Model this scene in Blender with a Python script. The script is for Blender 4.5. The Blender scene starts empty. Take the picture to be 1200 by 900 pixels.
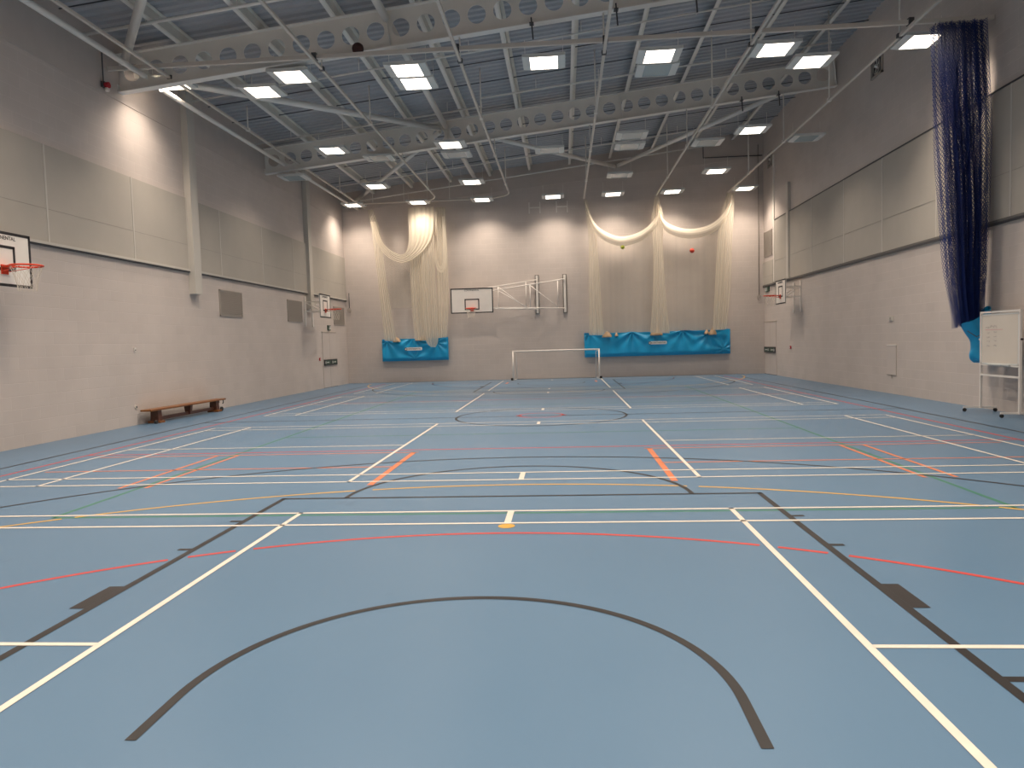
import bpy, math, random
from mathutils import Vector, Matrix
random.seed(7)
PI = math.pi
col = bpy.context.scene.collection

# ------------------------------------------------------------------ materials
def nmat(name):
    m = bpy.data.materials.new(name); m.use_nodes = True
    nt = m.node_tree; b = nt.nodes['Principled BSDF']
    return m, nt, b

def pm(name, colr, rough=0.5, metal=0.0, spec=0.5, noise=0.0, nscale=3.0, bump=0.0):
    m, nt, b = nmat(name)
    b.inputs['Base Color'].default_value = (*colr, 1)
    b.inputs['Roughness'].default_value = rough
    b.inputs['Metallic'].default_value = metal
    b.inputs['Specular IOR Level'].default_value = spec
    if noise or bump:
        tc = nt.nodes.new('ShaderNodeTexCoord'); n = nt.nodes.new('ShaderNodeTexNoise')
        n.inputs['Scale'].default_value = nscale; n.inputs['Detail'].default_value = 5
        nt.links.new(tc.outputs['Object'], n.inputs['Vector'])
        if noise:
            r = nt.nodes.new('ShaderNodeValToRGB')
            r.color_ramp.elements[0].position = 0.3; r.color_ramp.elements[1].position = 0.7
            r.color_ramp.elements[0].color = (*[c * (1 - noise) for c in colr], 1)
            r.color_ramp.elements[1].color = (*[min(1, c * (1 + noise)) for c in colr], 1)
            nt.links.new(n.outputs['Fac'], r.inputs['Fac']); nt.links.new(r.outputs['Color'], b.inputs['Base Color'])
        if bump:
            bp = nt.nodes.new('ShaderNodeBump'); bp.inputs['Strength'].default_value = bump
            bp.inputs['Distance'].default_value = 0.01
            nt.links.new(n.outputs['Fac'], bp.inputs['Height']); nt.links.new(bp.outputs['Normal'], b.inputs['Normal'])
    return m

def block_mat(name, colr, axis):
    """painted blockwork: courses 0.225 m, blocks 0.45 m, in world metres"""
    m, nt, b = nmat(name)
    tc = nt.nodes.new('ShaderNodeTexCoord'); sp = nt.nodes.new('ShaderNodeSeparateXYZ'); cb = nt.nodes.new('ShaderNodeCombineXYZ')
    nt.links.new(tc.outputs['Object'], sp.inputs[0])
    nt.links.new(sp.outputs[axis], cb.inputs[0]); nt.links.new(sp.outputs[2], cb.inputs[1])
    br = nt.nodes.new('ShaderNodeTexBrick'); br.inputs['Scale'].default_value = 1.0
    br.inputs['Brick Width'].default_value = 0.45; br.inputs['Row Height'].default_value = 0.225
    br.inputs['Mortar Size'].default_value = 0.006; br.inputs['Mortar Smooth'].default_value = 0.5
    br.inputs['Color1'].default_value = (*colr, 1)
    br.inputs['Color2'].default_value = (*[c * 0.965 for c in colr], 1)
    br.inputs['Mortar'].default_value = (*[min(1, c * 1.07) for c in colr], 1)
    nt.links.new(cb.outputs[0], br.inputs['Vector'])
    n = nt.nodes.new('ShaderNodeTexNoise'); n.inputs['Scale'].default_value = 0.9; n.inputs['Detail'].default_value = 4
    nt.links.new(cb.outputs[0], n.inputs['Vector'])
    hs = nt.nodes.new('ShaderNodeMapRange'); hs.inputs['From Min'].default_value = .3; hs.inputs['From Max'].default_value = .7
    hs.inputs['To Min'].default_value = .955; hs.inputs['To Max'].default_value = 1.045
    nt.links.new(n.outputs['Fac'], hs.inputs['Value'])
    mx = nt.nodes.new('ShaderNodeVectorMath'); mx.operation = 'SCALE'
    nt.links.new(br.outputs['Color'], mx.inputs[0]); nt.links.new(hs.outputs[0], mx.inputs['Scale'])
    nt.links.new(mx.outputs[0], b.inputs['Base Color'])
    bp = nt.nodes.new('ShaderNodeBump'); bp.inputs['Strength'].default_value = 0.5; bp.inputs['Distance'].default_value = 0.004
    bp.invert = True
    nt.links.new(br.outputs['Fac'], bp.inputs['Height']); nt.links.new(bp.outputs['Normal'], b.inputs['Normal'])
    b.inputs['Roughness'].default_value = 0.55; b.inputs['Specular IOR Level'].default_value = 0.3
    return m

WALLC = (0.595, 0.532, 0.492)
M = {}
M['wall_x'] = block_mat('painted_blockwork_side', WALLC, 1)
M['wall_y'] = block_mat('painted_blockwork_end', WALLC, 0)
M['clad'] = pm('upper_cladding', (0.54, 0.48, 0.44), 0.6, noise=0.03)
M['panel'] = pm('acoustic_panel_fabric', (0.47, 0.435, 0.385), 0.9, spec=.2, noise=0.03, nscale=1.5, bump=.1)
M['panelseam'] = pm('panel_seam', (0.33, 0.30, 0.27), 0.9)
M['backing'] = pm('grey_backing', (0.16, 0.15, 0.14), 0.7)
M['joint'] = pm('joint_strip', (0.56, 0.53, 0.48), 0.6)
M['steel'] = pm('painted_steel', (0.78, 0.75, 0.69), 0.45, noise=0.04, nscale=2)
M['flange'] = pm('painted_flange', (0.80, 0.78, 0.74), 0.4)
M['galv'] = pm('galvanised_purlin', (0.70, 0.68, 0.62), 0.4, metal=.1, noise=.06, nscale=4)
M['deck'] = pm('roof_deck', (0.40, 0.415, 0.445), 0.5, metal=.1, noise=.06, nscale=.7)
M['rail'] = pm('rail_steel', (0.60, 0.55, 0.49), 0.45)
M['dark'] = pm('dark_steel', (0.06, 0.06, 0.065), 0.5)
M['white'] = pm('white_paint', (0.78, 0.74, 0.69), 0.4)
M['fix'] = pm('fixture_housing', (0.66, 0.68, 0.66), 0.4)
M['black'] = pm('black_paint', (0.022, 0.02, 0.024), 0.5)
M['orange'] = pm('orange_ring', (0.75, 0.06, 0.015), 0.4)
M['board'] = pm('board_face', (0.88, 0.84, 0.78), 0.35, noise=.03)
M['cord'] = pm('net_cord', (0.75, 0.68, 0.58), 0.8)
M['rubber'] = pm('black_rubber', (0.02, 0.02, 0.02), 0.6)
M['vent'] = pm('vent_mesh', (0.40, 0.355, 0.31), 0.7)
M['grn'] = pm('green_sign', (0.008, 0.05, 0.03), 0.4)
M['wht'] = pm('sign_white', (0.8, 0.8, 0.78), 0.5)
M['red'] = pm('red_plastic', (0.5, 0.02, 0.03), 0.4)
M['wood'] = None
M['vinyl'] = pm('blue_vinyl', (0.006, 0.33, 0.64), 0.36, noise=.06, nscale=2)
M['brownball'] = pm('brown_rubber', (0.06, 0.022, 0.018), 0.7, noise=.2, nscale=40)
M['redball'] = pm('red_ball', (0.6, 0.06, 0.03), 0.6, noise=.1, nscale=30)
M['greenball'] = pm('yellow_green_felt', (0.45, 0.5, 0.06), 0.9, noise=.1, nscale=30)
M['brownbag'] = pm('tan_canvas', (0.55, 0.38, 0.24), 0.8, noise=.1)

def wood_mat(name, c1, c2):
    m, nt, b = nmat(name)
    tc = nt.nodes.new('ShaderNodeTexCoord'); mp = nt.nodes.new('ShaderNodeMapping'); mp.inputs['Scale'].default_value = (18, 1.2, 18)
    n = nt.nodes.new('ShaderNodeTexNoise'); n.inputs['Scale'].default_value = 2; n.inputs['Detail'].default_value = 6
    r = nt.nodes.new('ShaderNodeValToRGB'); r.color_ramp.elements[0].color = (*c1, 1); r.color_ramp.elements[1].color = (*c2, 1)
    r.color_ramp.elements[0].position = .35; r.color_ramp.elements[1].position = .65
    nt.links.new(tc.outputs['Object'], mp.inputs[0]); nt.links.new(mp.outputs[0], n.inputs['Vector'])
    nt.links.new(n.outputs['Fac'], r.inputs[0]); nt.links.new(r.outputs[0], b.inputs['Base Color'])
    b.inputs['Roughness'].default_value = 0.35
    return m
M['wood'] = wood_mat('varnished_pine', (0.18, 0.062, 0.014), (0.27, 0.105, 0.026))
M['wood_dark'] = wood_mat('dark_varnished_beam', (0.07, 0.026, 0.014), (0.11, 0.04, 0.02))

def floor_mat():
    m, nt, b = nmat('sports_vinyl_floor')
    tc = nt.nodes.new('ShaderNodeTexCoord')
    n = nt.nodes.new('ShaderNodeTexNoise'); n.inputs['Scale'].default_value = 0.35; n.inputs['Detail'].default_value = 5
    nt.links.new(tc.outputs['Object'], n.inputs['Vector'])
    r = nt.nodes.new('ShaderNodeValToRGB'); r.color_ramp.elements[0].position = .3; r.color_ramp.elements[1].position = .7
    r.color_ramp.elements[0].color = (0.094, 0.180, 0.286, 1); r.color_ramp.elements[1].color = (0.103, 0.193, 0.302, 1)
    nt.links.new(n.outputs['Fac'], r.inputs['Fac'])
    # scattered scuffs
    n2 = nt.nodes.new('ShaderNodeTexNoise'); n2.inputs['Scale'].default_value = 2.6; n2.inputs['Detail'].default_value = 3
    mp = nt.nodes.new('ShaderNodeMapping'); mp.inputs['Scale'].default_value = (1, .45, 1); mp.inputs['Rotation'].default_value = (0, 0, .6)
    nt.links.new(tc.outputs['Object'], mp.inputs[0]); nt.links.new(mp.outputs[0], n2.inputs['Vector'])
    r2 = nt.nodes.new('ShaderNodeValToRGB'); r2.color_ramp.elements[0].position = .70; r2.color_ramp.elements[1].position = .76
    r2.color_ramp.elements[0].color = (1, 1, 1, 1); r2.color_ramp.elements[1].color = (.86, .86, .86, 1)
    nt.links.new(n2.outputs['Fac'], r2.inputs['Fac'])
    mx = nt.nodes.new('ShaderNodeMixRGB'); mx.blend_type = 'MULTIPLY'; mx.inputs[0].default_value = 1
    nt.links.new(r.outputs[0], mx.inputs[1]); nt.links.new(r2.outputs[0], mx.inputs[2]); nt.links.new(mx.outputs[0], b.inputs['Base Color'])
    rr = nt.nodes.new('ShaderNodeMapRange'); rr.inputs['To Min'].default_value = .30; rr.inputs['To Max'].default_value = .40
    nt.links.new(n.outputs['Fac'], rr.inputs['Value']); nt.links.new(rr.outputs[0], b.inputs['Roughness'])
    b.inputs['Specular IOR Level'].default_value = .5
    fb = nt.nodes.new('ShaderNodeTexNoise'); fb.inputs['Scale'].default_value = 220
    nt.links.new(tc.outputs['Object'], fb.inputs['Vector'])
    bp = nt.nodes.new('ShaderNodeBump'); bp.inputs['Strength'].default_value = .05; bp.inputs['Distance'].default_value = .002
    nt.links.new(fb.outputs['Fac'], bp.inputs['Height']); nt.links.new(bp.outputs['Normal'], b.inputs['Normal'])
    return m
M['floor'] = floor_mat()
for k, c in dict(l_white=(0.72, 0.66, 0.58), l_black=(0.020, 0.018, 0.018), l_red=(0.52, 0.055, 0.045), l_orange=(0.62, 0.19, 0.08),
                 l_yellow=(0.62, 0.36, 0.055), l_green=(0.045, 0.19, 0.13)).items():
    M[k] = pm(k, c, .38, noise=.05, nscale=6)

def emis(name, c, s):
    m = bpy.data.materials.new(name); m.use_nodes = True; nt = m.node_tree; nt.nodes.clear()
    e = nt.nodes.new('ShaderNodeEmission'); o = nt.nodes.new('ShaderNodeOutputMaterial')
    e.inputs[0].default_value = (*c, 1); e.inputs[1].default_value = s
    nt.links.new(e.outputs[0], o.inputs[0]); return m
M['lamp'] = emis('lit_fluorescent_tubes', (1.0, 0.86, 0.74), 7.0)
M['lampoff'] = pm('unlit_diffuser', (0.36, 0.44, 0.46), 0.2)
M['exitglow'] = emis('exit_glow', (0.05, .6, .3), 1.2)

def net_fine(name, c, alpha):
    """very fine cream netting: the strands are far below a pixel, so it is a partly transparent cloth"""
    m = bpy.data.materials.new(name); m.use_nodes = True; nt = m.node_tree; nt.nodes.clear()
    o = nt.nodes.new('ShaderNodeOutputMaterial'); d = nt.nodes.new('ShaderNodeBsdfDiffuse'); t = nt.nodes.new('ShaderNodeBsdfTranslucent')
    tr = nt.nodes.new('ShaderNodeBsdfTransparent'); m1 = nt.nodes.new('ShaderNodeMixShader'); m2 = nt.nodes.new('ShaderNodeMixShader')
    d.inputs[0].default_value = (*c, 1); t.inputs[0].default_value = (*c, 1); m1.inputs[0].default_value = .4
    uv = nt.nodes.new('ShaderNodeTexCoord'); mp = nt.nodes.new('ShaderNodeMapping'); mp.inputs['Scale'].default_value = (9, .06, 1)
    n = nt.nodes.new('ShaderNodeTexNoise'); n.inputs['Scale'].default_value = 1; n.inputs['Detail'].default_value = 4
    nt.links.new(uv.outputs['UV'], mp.inputs[0]); nt.links.new(mp.outputs[0], n.inputs['Vector'])
    r = nt.nodes.new('ShaderNodeMapRange'); r.inputs['From Min'].default_value = .3; r.inputs['From Max'].default_value = .7
    r.inputs['To Min'].default_value = alpha * .78; r.inputs['To Max'].default_value = min(1, alpha * 1.22)
    nt.links.new(n.outputs['Fac'], r.inputs['Value']); nt.links.new(r.outputs[0], m2.inputs[0])
    nt.links.new(d.outputs[0], m1.inputs[1]); nt.links.new(t.outputs[0], m1.inputs[2])
    nt.links.new(tr.outputs[0], m2.inputs[1]); nt.links.new(m1.outputs[0], m2.inputs[2]); nt.links.new(m2.outputs[0], o.inputs[0])
    return m
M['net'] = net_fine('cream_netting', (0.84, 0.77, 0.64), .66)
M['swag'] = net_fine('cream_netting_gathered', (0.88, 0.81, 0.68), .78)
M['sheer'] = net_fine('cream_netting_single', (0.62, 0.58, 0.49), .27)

def net_blue():
    m, nt, b = nmat('blue_division_netting')
    b.inputs['Base Color'].default_value = (0.006, 0.026, 0.17, 1); b.inputs['Roughness'].default_value = .6
    uv = nt.nodes.new('ShaderNodeTexCoord'); mp = nt.nodes.new('ShaderNodeMapping')
    mp.inputs['Rotation'].default_value = (0, 0, PI / 4); mp.inputs['Scale'].default_value = (17, 17, 1)
    nt.links.new(uv.outputs['UV'], mp.inputs[0])
    sp = nt.nodes.new('ShaderNodeSeparateXYZ'); nt.links.new(mp.outputs[0], sp.inputs[0])
    outs = []
    for i in (0, 1):
        f = nt.nodes.new('ShaderNodeMath'); f.operation = 'FRACT'; nt.links.new(sp.outputs[i], f.inputs[0])
        g = nt.nodes.new('ShaderNodeMath'); g.operation = 'LESS_THAN'; g.inputs[1].default_value = .24
        nt.links.new(f.outputs[0], g.inputs[0]); outs.append(g)
    a = nt.nodes.new('ShaderNodeMath'); a.operation = 'MAXIMUM'
    nt.links.new(outs[0].outputs[0], a.inputs[0]); nt.links.new(outs[1].outputs[0], a.inputs[1])
    nt.links.new(a.outputs[0], b.inputs['Alpha'])
    return m
M['bluenet'] = net_blue()

# ------------------------------------------------------------------ mesh builder
class MB:
    def __init__(s): s.v = []; s.f = []; s.sm = []; s.uv = None
    def add(s, vs, fs, smooth=False):
        o = len(s.v); s.v += [tuple(v) for v in vs]
        s.f += [tuple(i + o for i in f) for f in fs]; s.sm += [smooth] * len(fs); return s
    def box(s, a, b):
        x0, y0, z0 = [min(p, q) for p, q in zip(a, b)]; x1, y1, z1 = [max(p, q) for p, q in zip(a, b)]
        vs = [(x0, y0, z0), (x1, y0, z0), (x1, y1, z0), (x0, y1, z0), (x0, y0, z1), (x1, y0, z1), (x1, y1, z1), (x0, y1, z1)]
        return s.add(vs, [(0, 3, 2, 1), (4, 5, 6, 7), (0, 1, 5, 4), (1, 2, 6, 5), (2, 3, 7, 6), (3, 0, 4, 7)])
    def obox(s, p, q, w, h):
        """box bar from p to q, w wide sideways, h tall"""
        p = Vector(p); q = Vector(q); d = (q - p).normalized()
        up = Vector((0, 0, 1)) if abs(d.z) < .95 else Vector((0, 1, 0))
        r = d.cross(up).normalized() * w / 2; u = r.cross(d).normalized() * h / 2
        vs = [p - r - u, p + r - u, p + r + u, p - r + u, q - r - u, q + r - u, q + r + u, q - r + u]
        return s.add(vs, [(0, 1, 2, 3), (7, 6, 5, 4), (0, 4, 5, 1), (1, 5, 6, 2), (2, 6, 7, 3), (3, 7, 4, 0)])
    def tube(s, pts, r, n=12, closed=False, caps=True):
        pts = [Vector(p) for p in pts]; m = len(pts); rings = []
        prev = None
        for i, p in enumerate(pts):
            a = pts[(i - 1) % m] if (closed or i > 0) else p; b = pts[(i + 1) % m] if (closed or i < m - 1) else p
            d = (b - a).normalized()
            if prev is None:
                up = Vector((0, 0, 1)) if abs(d.z) < .9 else Vector((1, 0, 0)); x = d.cross(up).normalized()
            else:
                x = (prev - d * prev.dot(d)).normalized()
            prev = x; y = d.cross(x).normalized()
            rings.append([p + (x * math.cos(2 * PI * k / n) + y * math.sin(2 * PI * k / n)) * r for k in range(n)])
        vs = [v for rg in rings for v in rg]; fs = []
        for i in range(m if closed else m - 1):
            for k in range(n):
                a = i * n + k; b = i * n + (k + 1) % n; c = ((i + 1) % m) * n + (k + 1) % n; d = ((i + 1) % m) * n + k
                fs.append((a, b, c, d))
        s.add(vs, fs, True)
        if caps and not closed:
            o = len(s.v) - m * n
            s.f += [tuple(o + k for k in reversed(range(n))), tuple(o + (m - 1) * n + k for k in range(n))]; s.sm += [False, False]
        return s
    def ball(s, c, r, n=20, m=12, sz=1.0):
        vs = [(c[0], c[1], c[2] - r * sz)]
        for j in range(1, m):
            t = -PI / 2 + PI * j / m
            for k in range(n):
                a = 2 * PI * k / n
                vs.append((c[0] + r * math.cos(t) * math.cos(a), c[1] + r * math.cos(t) * math.sin(a), c[2] + r * sz * math.sin(t)))
        vs.append((c[0], c[1], c[2] + r * sz)); fs = []
        for k in range(n): fs.append((0, 1 + (k + 1) % n, 1 + k))
        for j in range(m - 2):
            for k in range(n):
                a = 1 + j * n + k; b = 1 + j * n + (k + 1) % n; fs.append((a, b, b + n, a + n))
        L = len(vs) - 1; o = 1 + (m - 2) * n
        for k in range(n): fs.append((L, o + k, o + (k + 1) % n))
        return s.add(vs, fs, True)
    def prism(s, poly, fn, t0, t1):
        """poly 2D -> extruded; fn(u, v, t) gives the 3D point"""
        n = len(poly); vs = [fn(u, v, t0) for u, v in poly] + [fn(u, v, t1) for u, v in poly]
        return s.add(vs, [tuple(range(n)), tuple(reversed(range(n, 2 * n)))] + [(i, i + n, (i + 1) % n + n, (i + 1) % n) for i in range(n)])
    def build(s, name, mat, parent=None, bevel=0, label=None):
        me = bpy.data.meshes.new(name); me.from_pydata(s.v, [], s.f); me.update()
        for p, q in zip(me.polygons, s.sm): p.use_smooth = q
        if s.uv:
            l = me.uv_layers.new(name='UVMap')
            for lp in me.loops: l.data[lp.index].uv = s.uv[lp.vertex_index]
        o = bpy.data.objects.new(name, me); col.objects.link(o); me.materials.append(mat)
        if parent: o.parent = parent
        if bevel:
            b = o.modifiers.new('bevel', 'BEVEL'); b.width = bevel; b.segments = 2; b.limit_method = 'ANGLE'
        if label: o['label'] = label
        return o

def tag(o, label, cat, group=None):
    o['label'] = label; o['category'] = cat
    if group: o['group'] = group
    return o
def struct(o): o['kind'] = 'structure'; return o
def thing(name, loc, label, cat, group=None, rz=0):
    o = bpy.data.objects.new(name, None); col.objects.link(o); o.location = loc; o.rotation_euler = (0, 0, rz)
    o.empty_display_size = .1
    return tag(o, label, cat, group)
def kids(o): return [c for c in bpy.data.objects if c.parent == o]
def dup(root, loc, label, group=None, rz=None):
    r = root.copy(); col.objects.link(r); r.location = loc; r['label'] = label
    if rz is not None: r.rotation_euler = (0, 0, rz)
    if group: r['group'] = group
    for ch in kids(root):
        c = ch.copy(); col.objects.link(c); c.parent = r
        for g in kids(ch):
            d = g.copy(); col.objects.link(d); d.parent = c
    return r
ORD = ['first', 'second', 'third', 'fourth', 'fifth', 'sixth', 'seventh', 'eighth', 'ninth', 'tenth', 'eleventh', 'twelfth']

# ------------------------------------------------------------------ room
XL, XR, YB, YF = -8.95, 8.95, 31.1, -1.3
SL = 0.103
def zb(x): return 7.22 + SL * (x + 8.95)        # underside of the roof beams
def zd(x): return zb(x) + 1.03                  # underside of the deck

fl = struct(MB().box((XL - .2, YF - .2, -.2), (XR + .2, YB + .2, 0)).build('floor', M['floor']))
wl = struct(MB().box((XL - .2, YF, 0), (XL, YB, zd(XL) + .1)).build('wall_left', M['wall_x']))
wr = struct(MB().box((XR, YF, 0), (XR + .2, YB, zd(XR) + .1)).build('wall_right', M['wall_x']))
def endwall(y0, y1): 
    return MB().prism([(XL - .2, 0), (XR + .2, 0), (XR + .2, zd(XR) + .12), (XL - .2, zd(XL) + .08)], lambda u, v, t: (u, t, v), y0, y1)
wb = struct(endwall(YB, YB + .2).build('wall_back', M['wall_y']))
wf = struct(endwall(YF - .2, YF).build('wall_front', M['wall_y']))

# corrugated roof deck, ribs running down the slope
m = MB(); pitch = .25; prof = []
y = YF
while y < YB:
    prof += [(y, 0), (y + .11, 0), (y + .145, .05), (y + .215, .05)]; y += pitch
prof.append((YB, 0))
xs = [XL, XR]
vs = [(x, py, zd(x) + pz) for x in xs for py, pz in prof]; n = len(prof)
m.add(vs, [(i, i + 1, n + i + 1, n + i) for i in range(n - 1)])
vs2 = [(x, yy, zd(x) + .12 + dz) for dz in (0, .1) for x, yy in ((XL - .2, YF - .2), (XR + .2, YF - .2), (XR + .2, YB + .2), (XL - .2, YB + .2))]
m.add(vs2, [(3, 2, 1, 0), (4, 5, 6, 7), (0, 1, 5, 4), (1, 2, 6, 5), (2, 3, 7, 6), (3, 0, 4, 7)])
struct(m.build('ceiling', M['deck']))

# thin projecting cladding above the blockwork
tn = [0]
def trim(mb, mat, nm=None):
    tn[0] += 1; return struct(mb.build('trim_%d' % tn[0], mat))
trim(MB().box((XL, YF, 7.04), (XL + .012, YB, zd(XL) + .02)), M['clad'])
m = MB(); m.prism([(XL + .03, zb(XL) + .22), (XR, zb(XR) - .05), (XR, zd(XR)), (XL + .03, zd(XL))], lambda u, v, t: (u, t, v), YB - .03, YB); trim(m, M['clad'])
# ledge rails under the panels, with dark strips below
trim(MB().box((XL, YF, 3.63), (XL + .07, YB, 3.68)), M['joint'])
trim(MB().box((XL, YF, 3.60), (XL + .055, YB, 3.63)), M['dark'])  # dark strip standing in for the shadow below the left ledge
trim(MB().box((XR - .06, YF, 3.64), (XR, YB, 3.685)), M['backing'])
trim(MB().box((XR - .055, YF, 3.60), (XR, YB, 3.64)), M['dark'])
trim(MB().box((XR - .06, YF, 6.12), (XR, 29.4, 6.15)), M['dark'])
# boxed-in column casings, left wall
for (a, b) in ((17.84, 18.2), (26.28, 26.62), (9.3, 9.65)):
    trim(MB().box((XL, a, 3.06), (XL + .17, b, zd(XL))), M['joint'])
trim(MB().box((XR - .10, 27.5, 3.685), (XR, 27.75, 7.2)), M['joint'])
trim(MB().box((XR - .04, 29.5, 3.72), (XR, 29.62, 8.7)), M['steel'])
trim(MB().box((XR - .20, 15.22, 6.1), (XR, 15.34, 7.5)), M['white'])

# acoustic panels
def panels(side, segs, z0, z1, names):
    for (a, b), nm in zip(segs, names):
        x0 = XL + .004 if side < 0 else XR - .045; x1 = XL + .045 if side < 0 else XR - .004
        p = MB().box((x0, a + .004, z0), (x1, b - .004, z1)).build('acoustic_panel', M['panel'], bevel=.004)
        tag(p, nm, 'wall panel', 'acoustic panels on the %s wall' % ('left' if side < 0 else 'right'))
        xs = (XL + .045, XL + .052) if side < 0 else (XR - .052, XR - .045)
        MB().box((xs[0], b - .05, z0), (xs[1], b - .006, z1)).build('joint_strip', M['joint'], p, label='pale vertical joint strip')
        MB().box((xs[0], a + .006, (z0 * .66 + z1 * .34)), (xs[1] - .004 * (side < 0), b - .06, (z0 * .66 + z1 * .34) + .006)).build('seam', M['panelseam'], p)
panels(-1, [(10.1, 12.84), (12.84, 15.53), (15.53, 17.84), (18.22, 19.6), (19.6, 22.4), (22.4, 25.0), (25.0, 26.28), (26.63, 31.08)], 3.68, 5.47,
       ['grey left wall panel above the nearest hoop, cut by the left photo edge',
        'grey left wall panel just right of the nearest hoop',
        'grey left wall panel directly left of the nearer boxed column',
        'narrow grey left wall panel directly right of the nearer boxed column',
        'grey wall panel on the left wall above the nearer grey wall vent',
        'grey left wall panel above the second vent',
        'narrow grey wall panel directly left of the farther boxed column',
        'grey wall panel in the far left corner beyond the farther boxed column'])
panels(1, [(11.6, 14.3), (14.3, 17.0), (17.0, 19.75), (19.75, 22.36), (22.36, 25.14), (25.14, 27.5), (27.76, 29.48)], 3.69, 6.12,
       ['grey wall panel at the right edge of the photo, above the whiteboard',
        'grey wall panel on the right wall mostly behind the blue net',
        'large grey wall panel on the right wall just left of the blue net',
        'grey wall panel on the right wall, second one left of the blue net',
        'grey wall panel on the right wall, third one left of the blue net',
        'grey right wall panel above and to the right of the far hoop',
        'narrow grey wall panel on the right wall above the far right hoop'])
panels(1, [(29.64, 31.08)], 3.69, 4.62, ['low grey wall panel in the far right corner under the wall grille'])

# ------------------------------------------------------------------ floor markings (painted on the floor)
class Lines:
    def __init__(s, z): s.m = MB(); s.z = z
    def seg(s, x0, y0, x1, y1, w=.045):
        d = Vector((x1 - x0, y1 - y0)).normalized(); nx, ny = -d.y * w / 2, d.x * w / 2
        s.m.add([(x0 + nx, y0 + ny, s.z), (x0 - nx, y0 - ny, s.z), (x1 - nx, y1 - ny, s.z), (x1 + nx, y1 + ny, s.z)], [(0, 1, 2, 3)])
    def rect(s, x0, y0, x1, y1): s.m.add([(x0, y0, s.z), (x1, y0, s.z), (x1, y1, s.z), (x0, y1, s.z)], [(0, 1, 2, 3)])
    def arc(s, cx, cy, r, a0, a1, w=.045, n=72):
        vs = []
        for i in range(n + 1):
            a = math.radians(a0 + (a1 - a0) * i / n)
            for rr in (r - w / 2, r + w / 2): vs.append((cx + rr * math.cos(a), cy + rr * math.sin(a), s.z))
        s.m.add(vs, [(2 * i, 2 * i + 1, 2 * i + 3, 2 * i + 2) for i in range(n)])
    def done(s, name, mat, label): 
        o = s.m.build(name, mat, fl); o['label'] = label; return o
YM = 15.45
def mir(y): return 2 * YM - y
# green volleyball
L = Lines(.0008)
for sx in (-1, 1): L.seg(sx * 4.5, 6.62, sx * 4.5, mir(6.62) , .05)
for yy in (6.64, 12.55, 18.3, mir(6.64)): L.seg(-4.5, yy, 4.5, yy, .05)
L.done('volleyball_lines', M['l_green'], 'green volleyball court lines')
# red netball
L = Lines(.0012)
for sx in (-1, 1): L.seg(sx * 7.0, 1.0, sx * 7.0, 29.9, .05)
L.seg(-7.0, 10.78, 7.0, 10.78, .05); L.seg(-7.0, 20.12, 7.0, 20.12, .05)
def cang(x): return math.degrees(math.acos(x / 4.95))
for a, b in ((2, cang(2.53)), (cang(2.41), cang(2.1)), (cang(1.98), cang(-1.98)), (cang(-2.1), cang(-2.41)), (cang(-2.53), 178)):
    L.arc(0.0, .98, 4.95, a, b, .045)
L.arc(0, 15.6, .48, 0, 360, .05)
for sx in (-.48, .48): L.arc(sx, 15.6, .035, 0, 360, .07, 16)
for a in (0, 1): L.arc(0, mir(.98) + .1, 4.95, 182, 358, .045)
L.done('netball_lines', M['l_red'], 'red netball court lines')
# yellow hockey arc and penalty spot
L = Lines(.0016)

for a, b in ((4, 56.0), (56.6, 75.9), (76.8, 102.5), (103.9, 124.1), (124.9, 176)): L.arc(0.05, .25, 7.73, a, b, .045)
L.arc(0, 6.16, .037, 0, 360, .075, 24)
L.arc(0.05, mir(.25), 7.73, 184, 356, .045, 90)
L.done('indoor_hockey_lines', M['l_yellow'], 'yellow goal arc and penalty spot')
# orange cricket creases
L = Lines(.002)
for sx in (-1, 1):
    L.seg(sx * 1.66, 10.53, sx * 6.62, 10.53, .045); L.seg(sx * 1.75, 9.29, sx * 6.58, 9.29, .045)
    L.seg(sx * 1.73, 8.07, sx * 1.73, 10.55, .075)
    for q in (4.42, 4.745): L.seg(sx * q, 8.07, sx * q, 10.5, .05)
    L.seg(sx * 3.6, 28.6, sx * 2.9, 28.6, .05)
    L.seg(sx * 1.75, 27.9, sx * 1.75, 28.9, .08)
L.done('cricket_crease_lines', M['l_orange'], 'orange cricket crease lines')
# black basketball
L = Lines(.0024)
for s_, f in ((1, lambda y: y), (-1, mir)):
    for sx in (-1, 1):
        L.seg(sx * 2.47, f(1.55), sx * 2.47, f(7.4), .055)
        for q in (3.34, 5.51, 6.42): L.seg(sx * 2.498, f(q), sx * 2.60, f(q), .05)
        L.rect(sx * 2.498, f(4.22), sx * 2.60, f(4.63))
        L.seg(sx * 1.28, f(2.75), sx * 1.28, f(3.12), .05)
        L.seg(sx * 6.6, f(1.55), sx * 6.6, f(4.6), .05)
    L.seg(-2.49, f(7.38), 2.49, f(7.38), .05)
    L.arc(0, f(7.38), 1.8, 0, 180 * s_, .05)
    L.arc(0, f(3.12), 1.28, 0, 180 * s_, .05)
    L.arc(0, f(3.15), 6.75, 12 * s_, 168 * s_, .05, 100)
    L.seg(-7.5, f(1.55), 7.5, f(1.55), .05)
L.arc(0, YM, 1.82, 0, 360, .05, 96); L.seg(-7.5, YM, 7.5, YM, .05)
for sx in (-1, 1): L.seg(sx * 7.5, 1.55, sx * 7.5, mir(1.55), .05)
L.done('basketball_lines', M['l_black'], 'black basketball court lines')
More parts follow.
